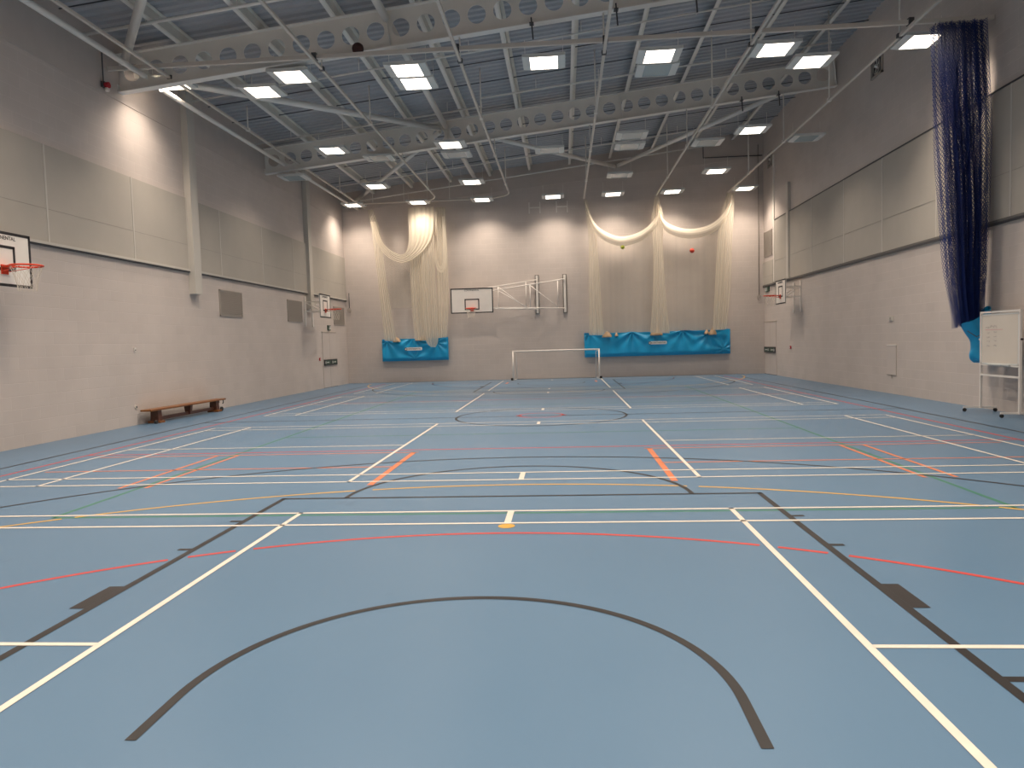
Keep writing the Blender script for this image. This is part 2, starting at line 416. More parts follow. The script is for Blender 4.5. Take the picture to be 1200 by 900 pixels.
# white badminton, four courts across the hall
L = Lines(.0028)
for c in (3.69, 11.31, 19.79, 27.19):
    for sy in (-1, 1):
        L.seg(-6.7, c + sy * 3.03, 6.7, c + sy * 3.03, .042); L.seg(-6.7, c + sy * 2.57, 6.7, c + sy * 2.57, .042)
        L.seg(0, c + sy * 2.59, 0, c + sy * 3.01, .06)
    for sx in (-1, 1):
        L.seg(sx * 2.04, c - 3.05, sx * 2.04, c + 3.05, .045)
        L.seg(sx * 5.92, c - 3.05, sx * 5.92, c + 3.05, .045); L.seg(sx * 6.68, c - 3.05, sx * 6.68, c + 3.05, .045)
        L.seg(sx * 2.06, c, sx * 6.7, c, .04)
L.done('badminton_lines', M['l_white'], 'white badminton court lines')

# ------------------------------------------------------------------ roof steel
def roof_beam(y, label):
    """cellular beam: web with round openings, two flanges, sloping with the roof"""
    D = .80; ang = math.atan(SL); Lh = (XR - XL) / math.cos(ang)
    root = thing('roof_beam', (XL, y, zb(XL)), label, 'roof beam', 'cellular roof beams')
    root.rotation_euler = (0, -ang, 0)
    cell = .54; nc = int(Lh / cell); pad = (Lh - nc * cell) / 2; R = .19; tw = .007
    w = MB()
    w.box((0, -tw, .02), (pad, tw, D - .02)); w.box((Lh - pad, -tw, .02), (Lh, tw, D - .02))
    NS = 24
    for i in range(nc):
        cx = pad + cell * (i + .5); cz = D / 2
        for sy in (-1, 1):
            vs = []
            for k in range(NS):
                a = 2 * PI * (k + .5) / NS; c, s = math.cos(a), math.sin(a)
                hx, hz = cell / 2, D / 2 - .02
                t = min(hx / abs(c) if abs(c) > 1e-6 else 9, hz / abs(s) if abs(s) > 1e-6 else 9)
                vs.append((cx + R * c, sy * tw, cz + R * s)); vs.append((cx + t * c, sy * tw, cz + t * s))
            # corners
            fs = []
            for k in range(NS):
                a, b = 2 * k, 2 * ((k + 1) % NS); fs.append((a, a + 1, b + 1, b))
            w.add(vs, fs)
            for qx in (-1, 1):
                for qz in (-1, 1):
                    C0 = (cx + qx * cell / 2, sy * tw, cz + qz * (D / 2 - .02))
                    ac = math.atan2(qz * (D / 2 - .02), qx * cell / 2)
                    ks = sorted(range(NS), key=lambda k: abs(math.atan2(math.sin(2 * PI * (k + .5) / NS - ac), math.cos(2 * PI * (k + .5) / NS - ac))))[:2]
                    w.add([C0, vs[2 * ks[0] + 1], vs[2 * ks[1] + 1]], [(0, 1, 2)])
        # opening edge
        vs = []
        for k in range(NS):
            a = 2 * PI * (k + .5) / NS
            for sy in (-1, 1): vs.append((cx + R * math.cos(a), sy * tw, cz + R * math.sin(a)))
        w.add(vs, [(2 * k, 2 * k + 1, 2 * ((k + 1) % NS) + 1, 2 * ((k + 1) % NS)) for k in range(NS)], True)
    w.build('web', M['steel'], root)
    MB().box((0, -.10, 0), (Lh, .10, .02)).build('flange', M['flange'], root)
    MB().box((0, -.10, D - .02), (Lh, .10, D)).build('flange', M['flange'], root)
    g = MB()
    for x in (.01, Lh - .03): g.box((x, -.1, .02), (x + .02, .1, D - .02))
    g.build('end_plate', M['flange'], root)
    for x in (Lh * .335, Lh * .64): MB().box((x, -.095, .02), (x + .012, .095, D - .02)).build('stiffener', M['flange'], root)
    return root
roof_beam(15.35, 'nearer pale sloping roof beam with round holes, crossing the top of the photo')
roof_beam(23.0, 'farther pale sloping roof beam with round holes, mid roof')

px = [1.0 + 1.69 * k for k in range(-5, 5)]
for i, x in enumerate(px):
    zb0 = zb(x) + .805; h = .215; f = .07; t = .012
    pr_ = [(-f, 0), (0, 0), (0, h - t), (f, h - t), (f, h), (-t, h), (-t, t), (-f, t)]
    mm = MB()
    mm.prism([(u, v + SL * u) for u, v in pr_], lambda u, v, q, x=x, z=zb0: (x + u, q, z + v), YF, YB - .04)
    o = mm.build('roof_purlin', M['galv']); 
    tag(o, 'long galvanised roof purlin, %s from the left wall' % ORD[i], 'purlin', 'purlins under the roof deck')
    lp = MB()
    lp.prism([(-.11, -.004 - SL * .11), (-.04, -.004 - SL * .04), (-.04, .0), (-.11, .0)], lambda u, v, q, x=x, z=zb0: (x + u, q, z + v), YF, YB - .04)
    lp.build('lip', M['flange'], o)
# sag bars between purlins
sag = [(15.35 + d) for d in (1.9, 3.8, 5.2)] + [23 + d for d in (1.9, 3.7, 5.8)] + [9.6, 11.5, 13.4]
for i, yy in enumerate(sorted(sag)):
    x0, x1 = XL + .1, XR - .05
    o = MB().tube([(x0, yy, zb(x0) + .91), (x1, yy, zb(x1) + .91)], .013, 6).build('sag_bar', M['dark'])
    tag(o, 'thin dark sag rod under the roof, %s one counting away from the camera' % ORD[i], 'rod', 'sag rods across the roof')

def brace(p, q, r, label):
    o = thing('brace_tube', p, label, 'steel tube', 'round tube bracing under the roof')
    p = Vector(p); q = Vector(q); d = (q - p)
    MB().tube([(0, 0, 0), d], r, 20).build('tube', M['flange'], o)
    u = d.normalized()
    MB().obox(-u * .10, u * .02, .012, r * 1.6).build('end_plate', M['steel'], o)
    MB().obox(d - u * .02, d + u * .10, .012, r * 1.6).build('end_plate', M['steel'], o)
    return o
brace((-8.22, 7.4, 7.47), (-8.22, 15.08, 7.47), .058, 'tube along the top of the left wall, nearest length, ending at the nearer beam')
brace((-8.16, 15.62, 7.36), (-8.2, 22.75, 7.44), .052, 'tube along the top of the left wall, middle length between the two beams')
brace((-8.2, 23.25, 7.46), (-8.2, 30.95, 7.52), .045, 'tube along the top of the left wall, farthest length beyond the second beam')
brace((-3.0, 7.6, 8.40), (-3.0, 15.2, 8.40), .085, 'straight tube meeting the near beam at the top centre-left')
brace((-3.0, 15.5, 8.40), (-3.0, 22.85, 8.40), .085, 'straight lengthwise tube between the two roof beams')
brace((-3.0, 23.15, 8.40), (-3.0, 30.95, 8.46), .085, 'straight lengthwise tube from the second beam to the end wall')
brace((-8.62, 15.55, 7.66), (-3.22, 22.8, 8.36), .085, 'long diagonal tube crossing behind the two bright lights at upper left')
brace((-8.70, 15.17, 7.80), (-3.2, 8.2, 8.42), .085, 'thick steep tube rising out of the top left of the photo')
brace((-3.25, 23.2, 8.36), (-8.35, 30.9, 7.80), .075, 'diagonal tube running down to the far left top corner')
brace((-1.55, 23.2, 8.10), (2.82, 30.95, 8.84), .075, 'diagonal tube sloping from the second beam to the middle of the end wall')
brace((7.23, 23.2, 8.95), (2.96, 30.95, 8.88), .075, 'diagonal tube on the right, from the second beam to the end wall')

# pale conduits across the roof
def conduit(pts, label, r=.022, drops=()):
    o = MB().tube(pts, r, 8).build('conduit', M['flange'])
    tag(o, label, 'conduit', 'pale cable conduits under the roof')
    for x, y, z in drops: MB().tube([(x, y, z), (x, y, z + .35)], .010, 6).build('hanger', M['steel'], o)
    return o
def cp(x, y, off=.74): return (x, y, zb(x) + off)
def drops(a, b, y, n, off=.75): return [cp(a + (b - a) * (i + .5) / n, y, off) for i in range(n)]
conduit([cp(-8.88, 14.13), cp(-1, 14.05)], 'pale conduit crossing in front of the thick tube at top left', .035, drops(-8.5, -1, 14.1, 4, .77))
conduit([cp(-8.88, 18.2), cp(8.0, 17.75)], 'pale conduit crossing the roof just beyond the near beam', .024, drops(-8.5, 8, 18.0, 6))
conduit([cp(-8.88, 22.2), cp(-1.75, 22.0), cp(-1.7, 21.3), cp(8.2, 21.3)], 'pale conduit with a jog, crossing just before the second beam', .026, drops(-8.5, -2, 22.05, 4) + drops(-1, 8, 21.3, 5))
conduit([cp(-8.0, 30.65, .50), cp(6.4, 30.65, .62)], 'pale conduit low across the end wall', .028)
conduit([cp(-8.4, 28.7), cp(6.85, 28.4)], 'pale conduit across the last roof bay', .022, drops(-8, 6.5, 28.5, 5))

# ------------------------------------------------------------------ net tracks
ZR = 7.5
hy = (11.4, 15.35, 19.2, 23.0, 27.2)
names = ['first net track from the left, running along the left wall', 'second net track from the left, ending above the left net',
         'third net track from the left, left of the middle of the roof', 'fourth net track, leading to the left edge of the right net',
         'fifth net track from the left, leading to the middle of the right net', 'sixth net track, along the right wall to the right end of the net']
for i, x in enumerate((-7.80, -4.45, -1.49, 1.50, 4.47, 7.38)):
    ye = (30.75, 28.6, 28.2, 30.55, 30.55, 30.55)[i]
    o = MB().obox((x, 1.0, ZR), (x, ye, ZR), .062, .055).build('net_track', M['rail'], bevel=.006)
    tag(o, 'pale steel ' + names[i], 'rail', 'cricket net tracks')
    for yy in hy:
        top = zb(x) - .0 if yy in (15.35, 23.0) else zb(x) + .80
        MB().tube([(x, yy, ZR + .02), (x, yy, top)], .018, 8).build('hanger', M['steel'], o)
        MB().box((x - .05, yy - .04, ZR - .035), (x + .05, yy + .04, ZR + .045)).build('bracket', M['dark' if yy == 15.35 else 'steel'], o)
# curved connecting track near the end wall
pts = [(-7.7, 29.7, ZR), (-2.6, 29.7, ZR)]
for k in range(1, 9):
    a = PI / 2 * k / 8; pts.append((-2.6 + 1.11 * math.sin(a), 28.59 + 1.11 * math.cos(a), ZR))
pts.append((-1.49, 28.25, ZR))
o = MB().tube(pts, .035, 8).build('net_track', M['rail']); tag(o, 'curved pale net track along the end wall above the left net', 'rail', 'cricket net tracks')
for x in (-7.2, -5.9, -4.0): MB().tube([(x, 29.7, ZR + .03), (x, 29.7, zb(x) + .8)], .014, 6).build('hanger', M['steel'], o)
pts = [(-4.45, 28.6, ZR)] + [(-4.45 - .5 * (1 - math.cos(PI / 2 * k / 6)), 28.6 + .95 * math.sin(PI / 2 * k / 6), ZR) for k in range(1, 7)]
o = MB().tube(pts, .03, 8).build('net_track', M['rail']); tag(o, 'short hooked net track joining the bright left net', 'rail', 'cricket net tracks')
# cross track carrying the dividing net
o = MB().obox((XL + .05, 14.9, ZR + .075), (XR - .02, 14.9, ZR + .075), .07, .085).build('divider_track', M['rail'], bevel=.006)
tag(o, 'brownish cross track just before the near beam, carrying the blue net', 'rail')
for x in (-4.45, -1.49, 1.5, 4.47, 7.38): MB().box((x - .05, 14.84, ZR + .02), (x + .05, 14.96, ZR + .15)).build('clamp', M['dark'], o)
# dark hanging straps along the beams
for i, (x, y) in enumerate(((.02, 15.22), (1.75, 15.22), (3.35, 15.22), (5.0, 15.22), (6.1, 22.87), (7.2, 22.87))):
    z = zb(x) - .02
    o = MB().obox((x, y, z + .12), (x + .03, y, z - .32), .03, .03).build('hanging_strap', M['dark'])
    MB().box((x - .04, y - .03, z + .02), (x + .05, y + .12, z + .0)).build('hook', M['dark'], o)
    tag(o, 'small dark strap hanging from the %s roof beam, %s from the left' % ('nearer' if i < 4 else 'farther', ORD[i if i < 4 else i - 4]), 'strap', 'dark straps on the beams')

# ------------------------------------------------------------------ ceiling lights
ZL = 7.54
POWER = 67.0; SPREAD = 124
def make_light():
    r = thing('ceiling_light', (0, 0, ZL), '', 'ceiling light', 'ceiling lights')
    h = MB()
    # tray: two side wings, thin front/back lips and a top
    W, Dp, w = .45, .36, .29
    h.box((-W, -Dp, .035), (W, Dp, .075))
    for s in (-1, 1):
        h.prism([(s * W, .02), (s * w, 0), (s * w, .045), (s * W, .045)][:: s], lambda u, v, t: (u, t, v), -Dp, Dp)
        h.box((-w, s * Dp, 0.0), (w, s * (Dp - .015), .04))
    h.build('housing', M['fix'], r)
    lam = MB().box((-w, -Dp + .015, .012), (w, Dp - .015, .03)).build('diffuser', M['lamp'], r)
    g = MB()
    for k in range(1, 4): g.box((-w + 2 * w * k / 4 - .003, -Dp + .015, .004), (-w + 2 * w * k / 4 + .003, Dp - .015, .012))
    g.build('louvre', M['fix'], r)
    for s in (-1, 1): MB().tube([(s * .40, 0, .07), (s * .40, 0, .5)], .006, 6).build('suspension_rod', M['steel'], r)
    ld = bpy.data.lights.new('lamp', 'AREA'); ld.shape = 'RECTANGLE'; ld.size = .56; ld.size_y = .68
    ld.energy = POWER; ld.color = (1.0, .84, .69); ld.spread = math.radians(SPREAD)
    lo = bpy.data.objects.new('lamp', ld); col.objects.link(lo); lo.parent = r; lo.location = (0, 0, .002)
    return r
proto = make_light()
poff = dup(proto, (0, 0, 0), '')
for c in list(kids(poff)):
    if c.name.startswith('diffuser'):
        c.data = c.data.copy(); c.data.materials[0] = M['lampoff']
    if c.name.startswith('lamp') or c.name.startswith('louvre'): bpy.data.objects.remove(c)
rows = [
 ('the nearest row', 15.83, [(-8.06, 1), (-5.27, 1), (-2.71, 1), (.25, 1), (2.68, 1), (5.08, 1), (8.02, 1)]),
 ('the second row back', 16.64, [(-6.30, 1), (-2.69, 1), (2.74, 0), (6.10, 1)]),
 ('the third row back', 21.80, [(-6.33, 1), (-2.71, 1), (2.66, 0), (6.14, 1)]),
 ('the row under the farther beam', 22.98, [(-5.18, 0), (-2.70, 0), (.23, 0), (2.71, 0), (5.08, 0), (8.05, 0)]),
 ('the row beyond the farther beam', 26.88, [(-6.31, 1), (-2.72, 1), (2.70, 0), (6.15, 1)]),
 ('the row along the end wall', 30.22, [(-8.16, 1), (-5.42, 1), (-2.72, 1), (.22, 1), (2.68, 1), (5.08, 1), (7.98, 1)]),
 ('the near court row, out of view', 10.9, [(-6.3, 1), (-2.7, 1), (2.7, 1), (6.1, 0)]),
 ('a row overhead, out of view', 8.4, [(-8.0, 1), (-5.2, 1), (-2.7, 1), (.25, 1), (2.68, 1), (5.08, 1), (7.9, 0)]),
 ('a row over the camera, out of view', 3.2, [(-6.3, 1), (-2.7, 1), (2.7, 1), (6.1, 1)]),
 ('a row behind the camera', .6, [(-8.0, 1), (-5.2, 1), (-2.7, 1), (.25, 1), (2.68, 1), (5.08, 1), (7.9, 1)]),
]
u1 = u0 = False
for nm, y, ls in rows:
    for i, (x, on) in enumerate(ls):
        lab = '%s ceiling light, %s from left in %s' % ('lit' if on else 'unlit bluish', ORD[i], nm)
        loc = (x, y, ZL)
        if not (nm == 'the nearest row' and i == 0): loc = ((x - .536) * .9874 + .536, y * .9874, ZL - .075)
        src = proto if on else poff
        if on and not u1: proto.location = loc; proto['label'] = lab; u1 = True
        elif not on and not u0: poff.location = loc; poff['label'] = lab; u0 = True
        else: dup(src, loc, lab)
dup(poff, (-8.1, 23.3, 7.13), 'unlit ceiling light hung low under the left end of the farther beam')

# ------------------------------------------------------------------ basketball goals
def ring_mb(r=.225, zc=0, yc=0):
    return MB().tube([(r * math.cos(2 * PI * k / 40), yc + r * math.sin(2 * PI * k / 40), zc) for k in range(40)], .015, 10, closed=True)
def text_mesh(name, s, size, mat, parent, loc, rot, label=None):
    cu = bpy.data.curves.new(name, 'FONT'); cu.body = s; cu.size = size; cu.align_x = 'CENTER'; cu.align_y = 'CENTER'; cu.extrude = .0015
    t = bpy.data.objects.new(name + '_tmp', cu); col.objects.link(t)
    dg = bpy.context.evaluated_depsgraph_get(); me = bpy.data.meshes.new_from_object(t.evaluated_get(dg))
    bpy.data.objects.remove(t); me.name = name
    me.materials.clear(); me.materials.append(mat)
    o = bpy.data.objects.new(name, me); col.objects.link(o); o.parent = parent; o.location = loc; o.rotation_euler = rot
    if label: o['label'] = label
    return o
def backboard(parent, W, H, z0, sq):
    """board in local XZ plane facing -Y, ring in front; origin at floor level under the board face"""
    b = MB().box((-W / 2, 0, z0), (W / 2, .025, z0 + H)).build('backboard', M['board'], parent, bevel=.003)
    e = MB(); t = .045; y0, y1 = -.004, 0.0
    for a, c in (((-W / 2, z0), (W / 2, z0 + t)), ((-W / 2, z0 + H - t), (W / 2, z0 + H)), ((-W / 2, z0), (-W / 2 + t, z0 + H)), ((W / 2 - t, z0), (W / 2, z0 + H))):
        e.box((a[0], y0, a[1]), (c[0], y1, c[1]))
    e.build('border', M['black'], b, label='black border line')
    e = MB(); sw, sh, sz = sq
    for a, c in (((-sw / 2, sz), (sw / 2, sz + t)), ((-sw / 2, sz + sh - t), (sw / 2, sz + sh)), ((-sw / 2, sz), (-sw / 2 + t, sz + sh)), ((sw / 2 - t, sz), (sw / 2, sz + sh))):
        e.box((a[0], y0, a[1]), (c[0], y1, c[1]))
    e.build('target_square', M['black'], b, label='black target square')
    return b
def hoop(parent, zr=3.05):
    r = .225; yc = -.15 - r
    h = ring_mb(r, zr, yc)
    o = h.build('ring', M['orange'], parent, label='orange ring')
    k = MB().box((-.07, -.02, zr - .12), (.07, -.004, zr + .03))
    k.box((-.07, -.17, zr - .015), (.07, -.004, zr + .01))
    for s in (-1, 1):
        k.tube([(s * .06, -.02, zr - .08), (s * .15, yc - .0, zr - .015)], .006, 6)
        k.tube([(s * .06, -.02, zr), (s * .19, yc + .12, zr)], .008, 6)
    k.build('bracket', M['orange'], o)
    n = MB(); N = 12
    def P(k, lv):
        rr = (r, r * .86, r * .72, r * .62, r * .58)[lv]; z = zr - (0, .10, .20, .30, .40)[lv]
        a = 2 * PI * (k + (.5 if lv % 2 else 0)) / N
        return (rr * math.cos(a), yc + rr * math.sin(a), z)
    for lv in range(4):
        for k in range(N):
            n.tube([P(k, lv), P(k, lv + 1)], .0028, 4, caps=False)
            n.tube([P(k + (1 if lv % 2 == 0 else 0), lv) if lv % 2 == 0 else P(k, lv), P(k, lv + 1) if lv % 2 == 0 else P(k + 1, lv + 1)], .0028, 4, caps=False)
    n.build('hoop_net', M['cord'], o, label='thin white string net')

def side_goal(x, y, rz, zc, label, arm=.65):
    g = thing('basketball_hoop', (x, y, 0), label, 'basketball hoop', 'wall mounted basketball hoops', rz)
    b = backboard(g, 1.2, .87, 2.71, (.50, .40, 2.96))
    hoop(g, 3.02)
    logo = text_mesh('logo_text', 'CONTINENTAL', .085, M['black'], b, (-.02, -.003, 3.48), (PI / 2, 0, 0), 'dark maker lettering')
    f = MB()
    for s in (-.38, .38):
        f.obox((s, .03, 3.3), (s, arm, 3.3), .035, .035); f.obox((s, .03, 2.95), (s, arm, 2.95), .035, .035)
        f.obox((s, .045, 2.75), (s, .045, 3.5), .035, .035)
        f.obox((s, .06, 2.95), (s, arm, 3.3), .025, .025)
    f.obox((-.38, .045, 2.95), (.38, .045, 2.95), .03, .03); f.obox((-.38, .045, 3.3), (.38, .045, 3.3), .03, .03)
    f.build('support_frame', M['white'], g)
    for s in (-.38, .38): MB().box((s - .05, arm - .035, 2.4), (s + .05, arm - .002, 3.5)).build('wall_plate', M['white'], g)
    return g
side_goal(-8.30, 10.93, PI / 2, 0, 'basketball hoop and board at the left edge of the photo, on the left wall')
side_goal(-8.30, 26.42, PI / 2, 0, 'small far basketball hoop on the left wall above the double door')
side_goal(8.35, 26.75, -PI / 2, 0, 'small far basketball hoop on the right wall', .60)

g = thing('basketball_hoop', (-3.29, 30.30, 0), 'large basketball board on a swung-aside white frame at the end wall', 'basketball hoop')
b = backboard(g, 1.80, 1.05, 2.88, (.62, .46, 3.02))
hoop(g, 3.07)
text_mesh('logo_text', 'CONTINENTAL', .09, M['black'], b, (.0, -.003, 3.84), (PI / 2, 0, 0), 'dark maker lettering')
ox = 3.29
def frame(xp, xm, verts, diag):
    f = MB()
    def y(x): return .62 - .52 * (xp - x) / (xp - xm)
    def P(x, z): return (x + ox, y(x), z)
    def zt(x): return 4.24 - (.42 if True else 0) * (xp - x) / (xp - xm) * 1.15
    f.tube([P(xp, 4.24), P(xm, zt(xm))], .022, 10); f.tube([P(xp, 3.0), P(xm, 3.1)], .022, 10)
    for v in verts: f.tube([P(v, zt(v)), P(v, 3.0 + .1 * (xp - v) / (xp - xm))], .018, 8)
    for a, c in diag: f.tube([P(a, zt(a) - .03), P(c, 3.06)], .016, 8)
    return f
frame(.62, -2.75, (.32, -.85, -2.75), ((-.85, .32), (-2.2, -.95))).build('swing_frame', M['white'], g)
frame(-.56, -3.9, (-1.03, -2.2, -3.9), ((-2.2, -1.03), (-3.7, -2.3))).build('swing_frame', M['white'], g)
for xx in (-.56, .62):
    MB().obox((xx + ox, .68, 2.83), (xx + ox, .68, 4.42), .10, .05).build('wall_post', M['white'], g)
    MB().box((xx + ox - .085, .74, 2.80), (xx + ox + .085, .795, 4.45)).build('backing_board', M['backing'], g, label='grey timber backing strip')

# pair of H shaped brackets high on the end wall
for x, lb in ((-.58, 'left'), (.58, 'right')):
    o = MB()
    for s in (-.23, .23): o.box((x + s - .022, YB - .09, 7.05), (x + s + .022, YB - .045, 7.52))
    o.box((x - .23, YB - .085, 7.27), (x + .23, YB - .05, 7.32))
    for s in (-.23, .23): o.box((x + s - .02, YB - .05, 7.2), (x + s + .02, YB - .0, 7.25))
    q = o.build('wall_bracket', M['white']); tag(q, 'white H-shaped bracket high on the end wall, %s one' % lb, 'bracket', 'H brackets high on the end wall')

# ------------------------------------------------------------------ goal
g = thing('football_goal', (.18, 30.30, 0), 'low white five-a-side goal frame standing in front of the end wall', 'goal')
W2 = 1.80
MB().tube([(-W2, 0, 0.0), (-W2, 0, 1.22)], .032, 14).build('post', M['white'], g)
MB().tube([(W2, 0, 0.0), (W2, 0, 1.22)], .032, 14).build('post', M['white'], g)
MB().tube([(-W2 - .03, 0, 1.22), (W2 + .03, 0, 1.22)], .032, 14).build('crossbar', M['white'], g)
for s in (-1, 1):
    MB().tube([(s * W2, .03, 1.2), (s * (W2 - .12), .12, 1.14), (s * (W2 - .12), .5, .04), (s * (W2 - .12), .6, .03)], .014, 8).build('stay', M['white'], g)
    MB().tube([(s * W2, .03, .03), (s * (W2 - .12), .6, .03)], .018, 8).build('ground_bar', M['white'], g)
    MB().box((s * W2 - .05 + s * .06, -.04, 0.0), (s * W2 + .05 + s * .06, .06, .10)).build('foot', M['rubber'], g)
MB().tube([(-W2 + .12, .6, .03), (W2 - .12, .6, .03)], .018, 8).build('back_bar', M['vent'], g)

# ------------------------------------------------------------------ netting
def cr(p, t):
    n = len(p) - 1; x = min(max(t * n, 0), n - 1e-6); i = int(x); f = x - i
    a, b, c, d = p[max(i - 1, 0)], p[i], p[i + 1], p[min(i + 2, n)]
    return tuple(.5 * ((2 * q) + (-o + r) * f + (2 * o - 5 * q + 4 * r - s) * f * f + (-o + 3 * q - 3 * r + s) * f ** 3) for o, q, r, s in zip(a, b, c, d))
PF = .13
def ribbon(A, B, y, pleats, amp, nu=60, nv=40, ph=0, cloth=None, wob=.25, seed=1):
    """cloth between edge curves A and B (lists of (x, z)), pleated in y"""
    rnd = random.Random(seed); phs = [rnd.uniform(0, 6.28) for _ in range(4)]
    mb = MB(); vs = []; uv = []
    for j in range(nv + 1):
        t = j / nv; a = cr(A, t); b = cr(B, t)
        for i in range(nu + 1):
            u = i / nu
            uu = u + .012 * math.sin(3 * t * PI + u * 9 + phs[0])
            w = PF * amp * (math.sin(2 * PI * pleats * uu + ph) + wob * math.sin(2 * PI * pleats * .37 * uu + phs[1] + t * 2))
            px_ = a[0] + (b[0] - a[0]) * u; pz = a[1] + (b[1] - a[1]) * u
            vs.append((px_, y + w, pz)); uv.append((u * (cloth or 1), -t * 6))
    fs = [(j * (nu + 1) + i, j * (nu + 1) + i + 1, (j + 1) * (nu + 1) + i + 1, (j + 1) * (nu + 1) + i) for j in range(nv) for i in range(nu)]
    mb.add(vs, fs, True); mb.uv = uv; return mb

def drop(P, zbot, y, nu=60, nv=24):
    """single net hanging straight down from a sagging edge"""
    mb = MB(); vs = []; uv = []
    for j in range(nv + 1):
        for i in range(nu + 1):
            x, z = cr(P, i / nu); t = j / nv
            vs.append((x, y + .012 * math.sin(i * .9) * t, z + (zbot - z) * t)); uv.append((i / nu * 2, -t * 4))
    mb.add(vs, [(j * (nu + 1) + i, j * (nu + 1) + i + 1, (j + 1) * (nu + 1) + i + 1, (j + 1) * (nu + 1) + i) for j in range(nv) for i in range(nu)], True)
    mb.uv = uv; return mb
# left cricket net
g = thing('cricket_net', (-6.1, 30.6, 1.9), 'cream cricket netting bunched on the end wall left of the basketball board', 'netting', 'cream cricket nets on the end wall')
def put(mb, name, mat, parent):
    ox_, oy_, oz_ = parent.location
    mb.v = [(a - ox_, b - oy_, c - oz_) for a, b, c in mb.v]
    return mb.build(name, mat, parent)
put(ribbon([(-7.70, 7.42), (-7.56, 6.7), (-7.47, 5.7), (-7.38, 4.7), (-7.27, 3.2), (-7.16, 1.83)], [(-7.45, 7.42), (-7.22, 6.7), (-7.1, 5.7), (-7.02, 4.7), (-6.84, 3.2), (-6.62, 1.78)], 30.62, 5, .05), 'gathered_bunch', M['net'], g)
put(ribbon([(-5.93, 7.42), (-5.93, 6.2), (-6.05, 5.65), (-6.32, 5.48), (-6.85, 5.76), (-7.15, 6.2), (-7.34, 6.9)],
           [(-4.80, 7.42), (-4.88, 6.4), (-5.18, 5.75), (-5.80, 5.25), (-6.36, 5.12), (-6.95, 5.45), (-7.3, 6.0), (-7.56, 6.9)], 30.55, 6, .06, 80, 60), 'swag', M['swag'], g)
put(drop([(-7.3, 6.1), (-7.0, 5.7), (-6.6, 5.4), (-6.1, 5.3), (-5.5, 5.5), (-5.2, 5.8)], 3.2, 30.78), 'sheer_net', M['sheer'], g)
put(ribbon([(-5.93, 7.42), (-5.94, 5.5), (-5.94, 3.5), (-5.86, 1.8)], [(-5.40, 7.42), (-5.42, 5.5), (-5.44, 3.5), (-5.35, 1.8)], 30.70, 6, .06), 'gathered_bunch', M['net'], g)
put(ribbon([(-5.40, 7.42), (-5.42, 5.5), (-5.44, 3.5), (-5.38, 1.9), (-5.15, 1.5)], [(-4.82, 7.42), (-4.86, 5.5), (-4.84, 3.5), (-4.82, 1.9), (-4.95, 1.5)], 30.60, 6, .06), 'gathered_bunch', M['net'], g)
put(ribbon([(-4.80, 7.42), (-4.80, 5.5), (-4.84, 3.5), (-4.84, 1.9)], [(-4.36, 7.42), (-4.33, 5.5), (-4.33, 3.5), (-4.48, 1.9)], 30.72, 5, .05), 'gathered_bunch', M['net'], g)
put(ribbon([(-4.78, 7.2), (-4.76, 5.4), (-4.6, 4.92), (-4.48, 5.4), (-4.48, 7.0)], [(-4.66, 7.2), (-4.84, 5.2), (-4.58, 4.62), (-4.33, 5.2), (-4.36, 7.0)], 30.52, 2, .03, 20, 40), 'swag', M['swag'], g)

# right cricket net
g = thing('cricket_net', (4.5, 30.6, 1.9), 'wide cream cricket netting with two swags on the right of the end wall', 'netting', 'cream cricket nets on the end wall')
put(ribbon([(1.50, 7.45), (1.60, 6.6), (1.66, 5.8), (1.62, 3.5), (1.60, 1.82)], [(1.62, 7.45), (1.85, 6.5), (2.0, 5.8), (2.12, 3.5), (2.2, 1.80)], 30.62, 6, .05), 'gathered_bunch', M['net'], g)
put(ribbon([(4.42, 7.45), (4.28, 6.5), (4.32, 5.5), (4.28, 3.5), (4.14, 1.85)], [(4.58, 7.45), (4.78, 6.5), (4.72, 5.5), (4.80, 3.5), (4.95, 1.80)], 30.60, 7, .06), 'gathered_bunch', M['net'], g)
put(ribbon([(7.36, 7.5), (7.15, 6.7), (6.98, 5.8), (6.82, 3.5), (6.72, 1.88)], [(7.66, 7.5), (7.62, 6.5), (7.55, 5.5), (7.46, 3.5), (7.28, 1.92)], 30.62, 7, .05), 'gathered_bunch', M['net'], g)
def swag(P, th, y, nv=60):
    A = [(x, z + th * s) for x, z, s in P]; B = [(x, z - th * s) for x, z, s in P]
    return ribbon(A, B, y, .5, -.10 / PF, 24, nv, wob=.1)
put(swag([(1.56, 7.2, .8), (1.8, 6.5, 1), (2.1, 6.08, 1), (2.6, 5.77, 1), (3.1, 5.67, 1), (3.7, 5.8, 1), (4.2, 6.12, 1), (4.5, 6.6, .8), (4.52, 7.2, .5)], .20, 30.50), 'swag', M['swag'], g)
put(swag([(4.54, 7.2, .5), (4.62, 6.6, .8), (4.85, 6.2, 1), (5.35, 5.95, 1), (5.95, 5.87, 1), (6.6, 6.0, 1), (7.1, 6.35, 1), (7.42, 6.9, .8), (7.52, 7.3, .5)], .20, 30.50), 'swag', M['swag'], g)
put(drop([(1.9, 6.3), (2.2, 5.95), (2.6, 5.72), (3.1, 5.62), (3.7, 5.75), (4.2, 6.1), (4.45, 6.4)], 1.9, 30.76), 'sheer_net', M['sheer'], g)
put(drop([(4.65, 6.5), (4.85, 6.1), (5.35, 5.9), (5.95, 5.82), (6.6, 5.95), (7.1, 6.3), (7.3, 6.7)], 1.9, 30.76), 'sheer_net', M['sheer'], g)

